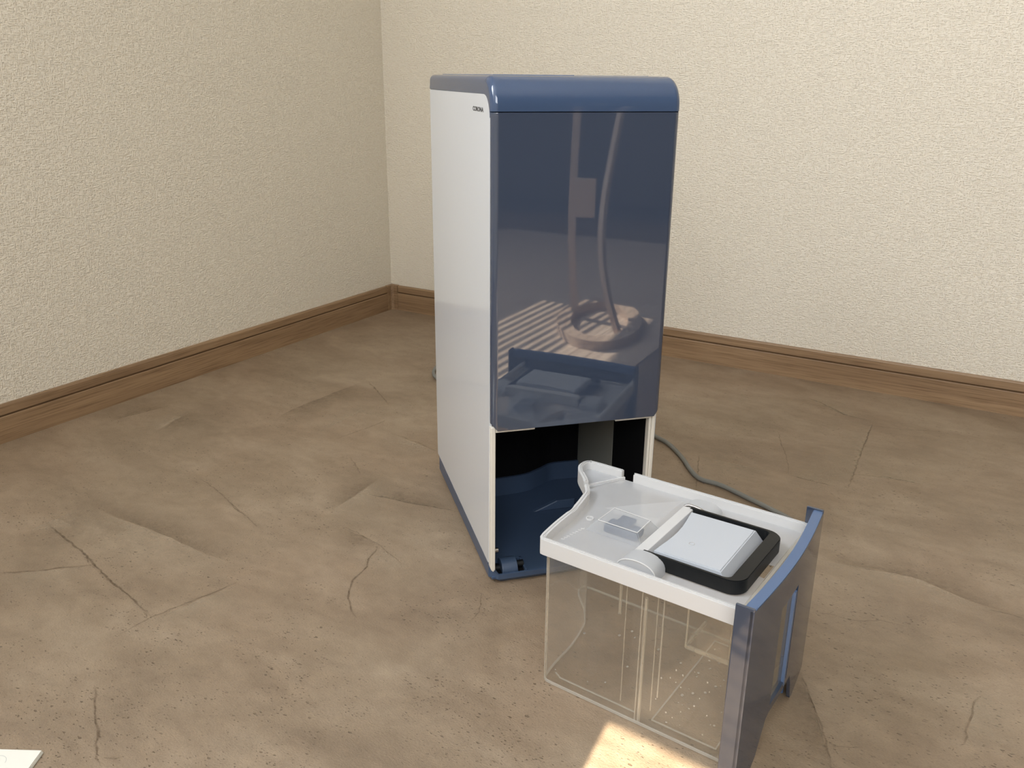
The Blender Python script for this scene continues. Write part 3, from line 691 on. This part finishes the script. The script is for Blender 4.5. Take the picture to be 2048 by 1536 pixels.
# float chamber hanging under the lid
bm = BM(); sheet(bm, rrect(.128, .172, .070, .120, .004, 3), .058, .153, closed=True); fc = obj('float_chamber', bm, M_clear, tk, smooth=.5)
bm = BM(); 
for p, q in (((.128, .070), (.172, .070)), ((.172, .070), (.172, .120)), ((.128, .070), (.128, .120))): bar(bm, p, q, .002, .004, .056)
bar(bm, (.172, .070), (.180, .056), .002, .010, .050)
obj('chamber_lip', bm, M_rib, fc)
for a, b in ((.128, .070), (.172, .070), (.172, .120)):
    bm = BM(); cyl(bm, (a, b, .105), .0011, .094, n=8); obj('chamber_edge', bm, M_rib, fc, smooth=.6)
bm = BM(); box(bm, .127, .139, .010, .022, .1430, .1515, .0008, 1); obj('latch_tab', bm, M_blackp, tk)
bm = BM(); box(bm, .070, .076, .085, .093, .100, .108, .0008, 1); obj('magnet', bm, M_blackp, tk)
# water drops left inside
random.seed(11)
bm = BM()
for k in range(46):
    a = random.uniform(.125, .186) if k < 34 else random.uniform(-.01, .11); b = random.uniform(.02, .16); r = random.uniform(.0007, .0018)
    bmesh.ops.create_uvsphere(bm, u_segments=8, v_segments=5, radius=r, matrix=Matrix.Translation((a, b, .0030)) @ Matrix.Diagonal((1, random.uniform(.7, 1.3), .45, 1)))
for k in range(20):
    a = random.uniform(.128, .186); z = random.uniform(.015, .09); r = random.uniform(.0005, .0010)
    bmesh.ops.create_uvsphere(bm, u_segments=8, v_segments=5, radius=r, matrix=Matrix.Translation((a, .0068, z)) @ Matrix.Diagonal((1, .4, 1.1, 1)))
o = obj('water_drops', bm, M_drop, tk, smooth=True); o['kind'] = 'stuff'

# lid plate with a sloping funnel, holes under flap and finger notch
LZ = .1570
def fill(bm, loops, z):
    es = []
    for lp in loops:
        v = [bm.verts.new((p[0], p[1], z)) for p in lp]
        es += [bm.edges.new((v[i], v[(i+1) % len(v)])) for i in range(len(v))]
    bmesh.ops.triangle_fill(bm, use_beauty=True, edges=es)
def circ(cx, cy, r, n=14, ry=None): return [(cx+r*math.cos(2*PI*k/n), cy+(ry or r)*math.sin(2*PI*k/n)) for k in range(n)]
plate = [(.2085, .004)] + [(x, y) for x, y in inset(Ss, .003)][2:-1] + [(-.050, .1800), (.2015, .1800)] + fedge
fun = [(.003, .1760), (.010, .108), (.048, .112), (.069, .122), (.071, .1730)]
gap = [(.0985, .048), (.1045, .048), (.1075, .084), (.1035, .118), (.0985, .118)]
notch = [(.1945, .075)] + [(.1945-.013*math.sin(PI*k/8), .088-.013*math.cos(PI*k/8)) for k in range(1, 8)] + [(.1945, .101)]
bm = BM(); fill(bm, [plate, fun, gap, notch], LZ)
hc = (.057, .124); hr = circ(hc[0], hc[1], .0052, 12)
fv = [bm.verts.new((x, y, LZ)) for x, y in fun]; hv = [bm.verts.new((x, y, LZ-.013)) for x, y in hr]
def angle(v): return math.atan2(v.co.y-hc[1], v.co.x-hc[0])
# connect funnel outline to the hole ring by angle
ring = sorted(hv, key=angle); outs = sorted(fv, key=angle)
es = []
for L_ in (ring, outs):
    for i in range(len(L_)):
        a_, b_ = L_[i], L_[(i+1) % len(L_)]
        es.append(bm.edges.get((a_, b_)) or bm.edges.new((a_, b_)))
bmesh.ops.triangle_fill(bm, use_beauty=False, edges=es)
bmesh.ops.remove_doubles(bm, verts=bm.verts[:], dist=1e-5)
lp = obj('lid', bm, M_frost, tk, label='frosted white lid with a sloping funnel')
bm = BM()
ribbon_wall(bm, circ(hc[0], hc[1], .0066, 20), -.0014, LZ-.0135, LZ-.0085, closed=True); obj('drain_hole_rim', bm, M_frost_o, lp, smooth=.6)
bm = BM(); ribbon_wall(bm, circ(.010, .078, .0030, 14), -.0010, LZ, LZ+.0012, closed=True); obj('injection_mark', bm, M_frost_o, lp, smooth=.6)
bm = BM()
for k, (x, y) in enumerate([(.008+.0007*i, .026+i*.0042) for i in range(8)]):
    bar(bm, (x, y), (x+.0030, y+.0008), .0006, .0004, LZ)
    if k % 3 != 2: bar(bm, (x+.0030, y+.0008), (x+.0026, y+.0026), .0006, .0004, LZ)
o = obj('moulded_lettering', bm, M_frost_o, lp); o['kind'] = 'stuff'
# rim in two lengths: main rim and the pouring corner
def rim_obj(name, path, par):
    bm = BM(); ribbon_wall(bm, path, -.0052, .1500, .1672)
    bmesh.ops.bevel(bm, geom=[e for e in bm.edges if all(abs(v.co.z-.1672) < 1e-6 for v in e.verts)], offset=.0011, segments=2, affect='EDGES')
    r = obj(name, bm, M_frost_o, par, smooth=.6)
    bm = BM(); pi = inset(path, .0024); ribbon_wall(bm, pi, -.0007, .1668, .1677); obj('rim_groove', bm, M_groove, r); return r
M_groove = simple('rim_shadow_line', (.50, .50, .50), .5, .3)
i0 = next(i for i, p in enumerate(Ss) if p[1] > .1275)
main = [(.2085, .0006), (.004, .0004), (.0004, .0009)] + Ss[1:i0]
rim_obj('lid_rim', main, lp)
i1 = next(i for i, p in enumerate(Ss) if p[1] > .1315)
cor = Ss[i1:] + [(-.040, .1842), (-.0085, .1842)]
rim_obj('pouring_corner_rim', cor, lp)
rim_obj('lid_rim', [(.006, .1842), (FR+.001, .1842)], lp)
bm = BM(); ribbon_wall(bm, [(-.0310, .1345), (-.0045, .1800)], .0020, LZ, LZ+.0030); obj('pouring_corner_edge', bm, M_frost_o, lp)
bm = BM(); v = [bm.verts.new((x, y, LZ+.0012)) for x, y in inset(Ss, .0053)[i1:] + [(-.048, .1788), (-.0085, .1788), (-.0065, .1765)]]; bm.faces.new(v); obj('pouring_corner', bm, M_frost_t, lp)
# raised cap over the blue float
def frustum(bm, b0, b1, z0, z1, bottom=False):
    A = [bm.verts.new((x, y, z0)) for x, y in b0]; B = [bm.verts.new((x, y, z1)) for x, y in b1]
    bm.faces.new(B)
    for i in range(4): bm.faces.new((A[i], A[(i+1) % 4], B[(i+1) % 4], B[i]))
bm = BM(); frustum(bm, [(.018, .056), (.080, .056), (.082, .098), (.018, .102)], [(.030, .0575), (.0745, .0575), (.0735, .0870), (.0315, .0890)], LZ+.0003, .1715)
bmesh.ops.bevel(bm, geom=[e for e in bm.edges if e.is_manifold], offset=.001, segments=2, affect='EDGES')
cap = obj('gauge_cap', bm, M_frost_t, lp, smooth=.6)
bm = BM()
B = [(.031, .0575), (.0742, .0575), (.0732, .087), (.0320, .089)]
for i in range(4): bar(bm, B[i], B[(i+1) % 4], .0009, .0005, .1714)
obj('cap_edge', bm, M_frost_o, cap)
bm = BM(); box(bm, .0345, .0705, .0625, .0800, .1578, .1655, .001, 1); obj('float', bm, M_float, tk, label='slate blue float seen through the cap')
bm = BM(); box(bm, .0440, .0600, .0680, .0850, .1657, .1700, .0015, 2); obj('float_tab', bm, M_float, tk)
# latch bar with the two humped hinge covers
bm = BM(); box(bm, .0862, .0975, .028, .136, LZ+.0002, .1715, .0012, 2); obj('hinge_bar', bm, M_frost_o, lp, smooth=.6)
def hump(y0, y1, a0, a1, top):
    bm = BM(); n_ = 16; pr = []
    for k in range(n_+1):
        t = k/n_; a = PI*(1-t); x = (a0+a1)/2 + (a1-a0)/2*math.cos(a); z = LZ + (top-LZ)*(max(0, math.sin(a))**.62); pr.append((x, z))
    prism(bm, pr, y0, y1, .0010, 2, axis='y'); return bm
hc0 = obj('hinge_cover', hump(.0085, .0290, .0790, .1190, .1735), M_frost, lp, smooth=.6)
bm = BM(); tube(bm, [((.0990)+.0200*math.cos(PI*(1-k/16)), .0082, LZ+.0165*(max(0, math.sin(PI*(1-k/16)))**.62)) for k in range(17)], .0006, 6); obj('edge_glint', bm, M_frost_o, lp, smooth=True)  # pale tube added to paint the bright outline of the cover's edge
obj('hinge_cover', hump(.1400, .1640, .0800, .1180, .1690), M_frost, lp, smooth=.6)
bm = BM(); tube(bm, [tuple(p) for p in spline([(.086, .138, .1700), (.092, .1395, .1716), (.104, .1385, .1712), (.110, .1375, .1690)], 5)], .0014, 8); obj('hinge_spring', bm, M_steel, lp, smooth=True)
# flap
fb = [(.1000, .0355), (.1760, .0365), (.1745, .1330), (.0985, .1310)]
ft = [(.1030, .0355), (.1670, .0370), (.1650, .1265), (.0995, .1245)]
bm = BM()
n_ = 8; top = []; bot = []
for i in range(n_+1):
    t = i/n_; s = .0050*math.sin(PI*t)
    top.append((ft[0][0]+(ft[3][0]-ft[0][0])*t + s, ft[0][1]+(ft[3][1]-ft[0][1])*t)); bot.append((fb[0][0]+(fb[3][0]-fb[0][0])*t + s+.001, fb[0][1]+(fb[3][1]-fb[0][1])*t))
to_ = [ft[1]] + [ft[2]] + top[::-1]; bo_ = [fb[1]] + [fb[2]] + bot[::-1]
A = [bm.verts.new((x, y, LZ+.0008)) for x, y in bo_]; B = [bm.verts.new((x, y, .1735)) for x, y in to_]
ftop = bm.faces.new(B)
for i in range(len(A)): bm.faces.new((A[i], A[(i+1) % len(A)], B[(i+1) % len(A)], B[i]))
bmesh.ops.bevel(bm, geom=list(ftop.edges), offset=.0009, segments=2, affect='EDGES')
flp = obj('flap', bm, M_flap, lp, smooth=.5, label='pale grey square flap inside the handle')
bm = BM(); ribbon_wall(bm, circ(.1265, .0660, .0022, 14), -.0006, .1733, .1739, closed=True); obj('flap_dimple', bm, M_groove, flp, smooth=.6)
# black carrying handle
def hpath(x0, x1, y0, y1, r):
    o = [(x0, y0)]
    for cx, cy, a0 in ((x1-r, y0+r, 270), (x1-r, y1-r, 0)):
        for k in range(9): a = math.radians(a0+90*k/8); o.append((cx+r*math.cos(a), cy+r*math.sin(a)))
    o.append((x0, y1)); return o
oo = hpath(.0940, .1905, .0290, .1375, .0150); ii = hpath(.0940, .1775, .0330, .1335, .0060)
bm = BM(); lo = [bm.verts.new((*p, LZ+.0012)) for p in oo + ii[::-1]]; hi = [bm.verts.new((*p, .1725)) for p in oo + ii[::-1]]
n_ = len(oo); N2 = 2*n_
for vv, s in ((lo, -1), (hi, 1)):
    for i in range(n_-1): bm.faces.new((vv[i], vv[i+1], vv[N2-2-i], vv[N2-1-i]))
for i in range(N2): bm.faces.new((lo[i], lo[(i+1) % N2], hi[(i+1) % N2], hi[i]))
bmesh.ops.recalc_face_normals(bm, faces=bm.faces[:])
bmesh.ops.bevel(bm, geom=[e for e in bm.edges if abs(e.verts[0].co.z-e.verts[1].co.z) < 1e-6 and len(e.link_faces) == 2 and e.calc_face_angle(0) > 1], offset=.0008, segments=2, affect='EDGES')
hd = obj('carrying_handle', bm, M_blackp, tk, smooth=.6, label='black U shaped carrying handle')
bm = BM(); box(bm, .1765, .1775, .100, .110, .161, .1625); obj('handle_mark', bm, M_cord, hd)

# front panel of the tank: bowed, arched below, with a level window and returned ends
bs = [PB0 + (PB1-PB0)*k/24 for k in range(25)]
wb0, wb1 = .046, .092
bs = sorted(set([b for b in bs if min(abs(b-wb0), abs(b-wb1)) > .003] + [wb0, wb1]))
def low(b):
    def sm(t): t = min(1, max(0, t)); return t*t*(3-2*t)
    return .0012 + .041*(sm((b-.014)/.030) if b < .08 else sm((.128-b)/.020))
wz0, wz1 = .050, .152
def zrow(b, k): return [low(b), wz0, .085, .120, wz1, .165, PZ-.0008][k]
bm = BM(); th = .0034
G1 = [[bm.verts.new((front_a(b), b, zrow(b, k))) for k in range(7)] for b in bs]
G2 = [[bm.verts.new((front_a(b)-th, b, zrow(b, k))) for k in range(7)] for b in bs]
def hole(i, k): return 1 <= k <= 3 and 0 <= i < len(bs)-1 and wb0-1e-6 < bs[i] < wb1-1e-6
nb = len(bs)-1
for i in range(nb):
    for k in range(6):
        if hole(i, k): continue
        bm.faces.new((G1[i][k], G1[i+1][k], G1[i+1][k+1], G1[i][k+1])); bm.faces.new((G2[i][k], G2[i][k+1], G2[i+1][k+1], G2[i+1][k]))
        for (di, dk, e) in ((-1, 0, ((i, k), (i, k+1))), (1, 0, ((i+1, k+1), (i+1, k))), (0, -1, ((i+1, k), (i, k))), (0, 1, ((i, k+1), (i+1, k+1)))):
            j, l = i+di, k+dk
            if j < 0 or j >= nb or l < 0 or l >= 6 or hole(j, l):
                (p, q), (r, s) = e; bm.faces.new((G1[p][q], G1[r][s], G2[r][s], G2[p][q]))
fp = obj('front_panel', bm, M_blue3, tk, smooth=.6, label='bowed slate blue front panel')
# thick top edge band, returned ends
bm = BM(); pth = [(front_a(b)-.0005, b) for b in bs]; ribbon_wall(bm, pth, .0092, .1735, PZ)
bmesh.ops.bevel(bm, geom=[e for e in bm.edges if all(abs(v.co.z-PZ) < 1e-6 for v in e.verts)], offset=.0008, segments=2, affect='EDGES')
obj('top_edge', bm, M_blue2, fp, smooth=.6)
for b0, b1, a1, zz in ((PB0, PB0+.0030, front_a(PB0), .1855), (PB1-.0030, PB1, front_a(PB1), .1855)):
    bm = BM(); prism(bm, rrect(a1-.0165, a1, b0, b1, .0012, 3), .0012, zz, .0006, 2); obj('end_return', bm, M_blue3, fp, smooth=.6)
bm = BM(); box(bm, .2045, .2105, .1290, .1325, .0012, .045, .001, 1); obj('inner_leg', bm, M_blue2, fp)
bm = BM(); box(bm, .1960, .2010, .004, .1775, .003, .160, .001, 1); obj('tank_front_wall', bm, M_rib, tk)
bm = BM()
v = [bm.verts.new((front_a(b)-.0026, b, z)) for b, z in ((wb0-.001, wz0-.001), (wb1+.001, wz0-.001), (wb1+.001, wz1+.001), (wb0-.001, wz1+.001))]; bm.faces.new(v)
obj('level_window', bm, M_clear, fp, label='clear level window')
bm = BM(); ribbon_wall(bm, [(front_a(b)+.0003, b) for b in (.0840, .0880)], .0030, .046, wz1-.004); obj('lit_recess_edge', bm, M_blue2, fp)  # lighter strip painted in for the lit far edge of the window recess

# ------------------------------------------------------------------ booklet at the lower left
bk = thing('instruction_booklet', 'corner of a white booklet on the floor, lower left edge', 'booklet', (-.4225, .6240, 0), math.radians(-1.5))
for k in range(4):
    bm = BM(); d = k*.0006; prism(bm, [(-.205-d, -.297), (-d*.5, -.297), (-d*.5, -d*.3), (-.205-d, -d*.3)], .0004+k*.0009, .0012+k*.0009); pgo = obj('page', bm, M_paper, bk)
bm = BM(); ribbon_wall(bm, [(x, y) for x, y in [(-.0335+.0085*math.cos(t), -.0165+.0085*math.sin(t)) for t in [PI*k/14 for k in range(15)]]], .0003, .0040, .00405); obj('printed_arc', bm, M_greyink, bk)
bm = BM(); box(bm, -.0390, -.0350, -.0175, -.0155, .0040, .00405); box(bm, -.0372, -.0362, -.020, -.0150, .0040, .00405); obj('printed_mark', bm, M_violet, bk)

# ------------------------------------------------------------------ behind the camera, seen only mirrored in the blue cover
bf = thing('wooden_flooring', 'pale wooden board flooring mirrored in the blue front cover', 'flooring', room(0, 0), RT)
ya = [-1.145, -1.30, -1.455, -1.61, -1.765, -1.92, -2.075, -2.23]
for k in range(len(ya)-1):
    cuts = [1.53, 2.10+.3*(k % 2), 3.2] if True else []
    for a0, a1 in zip(cuts, cuts[1:]):
        bm = BM(); box(bm, a0+.0006, a1-.0006, ya[k+1]+.0006, ya[k]-.0006, .0004, .0030, .0005, 1)
        obj('board', bm, M_board, bf)
sd = thing('wooden_stand', 'bent wood stand on an oval ring foot, mirrored in the blue front cover', 'stand', (.770, .040, .0034), math.atan2(-.785, .62))
bm = BM(); n_ = 56
gapc = 0.36
an = [gapc+.10 + (2*PI-.20)*k/n_ for k in range(n_+1)]
po = [(.200*math.cos(a), .103*math.sin(a)) for a in an]; pi_ = [(.160*math.cos(a), .070*math.sin(a)) for a in an]
lo = [[bm.verts.new((*p, z)) for p in L_] for L_ in (po, pi_) for z in (0, .022)]
for i in range(n_):
    for x, y in ((0, 1), (1, 3), (3, 2), (2, 0)): bm.faces.new((lo[x][i], lo[x][i+1], lo[y][i+1], lo[y][i]))
for i in (0, n_): bm.faces.new((lo[0][i], lo[1][i], lo[3][i], lo[2][i]))
obj('ring_foot', bm, M_stand, sd, smooth=.6)
def wl(p):
    a = math.atan2(-.785, .62); x, y, z = p[0]-.770, p[1]-.040, p[2]-.0034; return (x*math.cos(a)+y*math.sin(a), -x*math.sin(a)+y*math.cos(a), z)
bm = BM(); tube(bm, [wl(p) for p in spline(POST, 6)], .0105, flat=.009); obj('post', bm, M_stand, sd)
bm = BM(); tube(bm, [wl(p) for p in spline(LEG, 6)], .0085, flat=.006); obj('curved_leg', bm, M_stand, sd)
bm = BM(); mid = wl(BLOCK); box(bm, mid[0]-.012, mid[0]+.012, mid[1]-.024, mid[1]+.024, mid[2]-.045, mid[2]+.045, .001, 1); obj('joining_block', bm, M_stand, sd)
# tall dark wardrobe against the right wall
cb = thing('wardrobe', 'tall dark wardrobe on the far side of the room, dimly mirrored in the blue cover', 'wardrobe', room(WALL_A-.30, WALL_B+.95, 0), RT)
bm = BM(); box(bm, -.26, .28, -.88, .88, .06, 2.1, .003, 1); obj('carcass', bm, M_dark, cb)
for y0, y1 in ((-.875, -.296), (-.292, .292), (.296, .875)):
    bm = BM(); box(bm, -.279, -.261, y0, y1, .07, 2.09, .002, 1); dr = obj('door', bm, M_dark, cb)
    bm = BM(); box(bm, -.300, -.279, y1-.05, y1-.035, .9, 1.1, .002, 1); obj('handle', bm, M_steel, dr)
bm = BM(); box(bm, -.23, .26, -.84, .84, 0, .06); obj('plinth', bm, M_dark, cb)
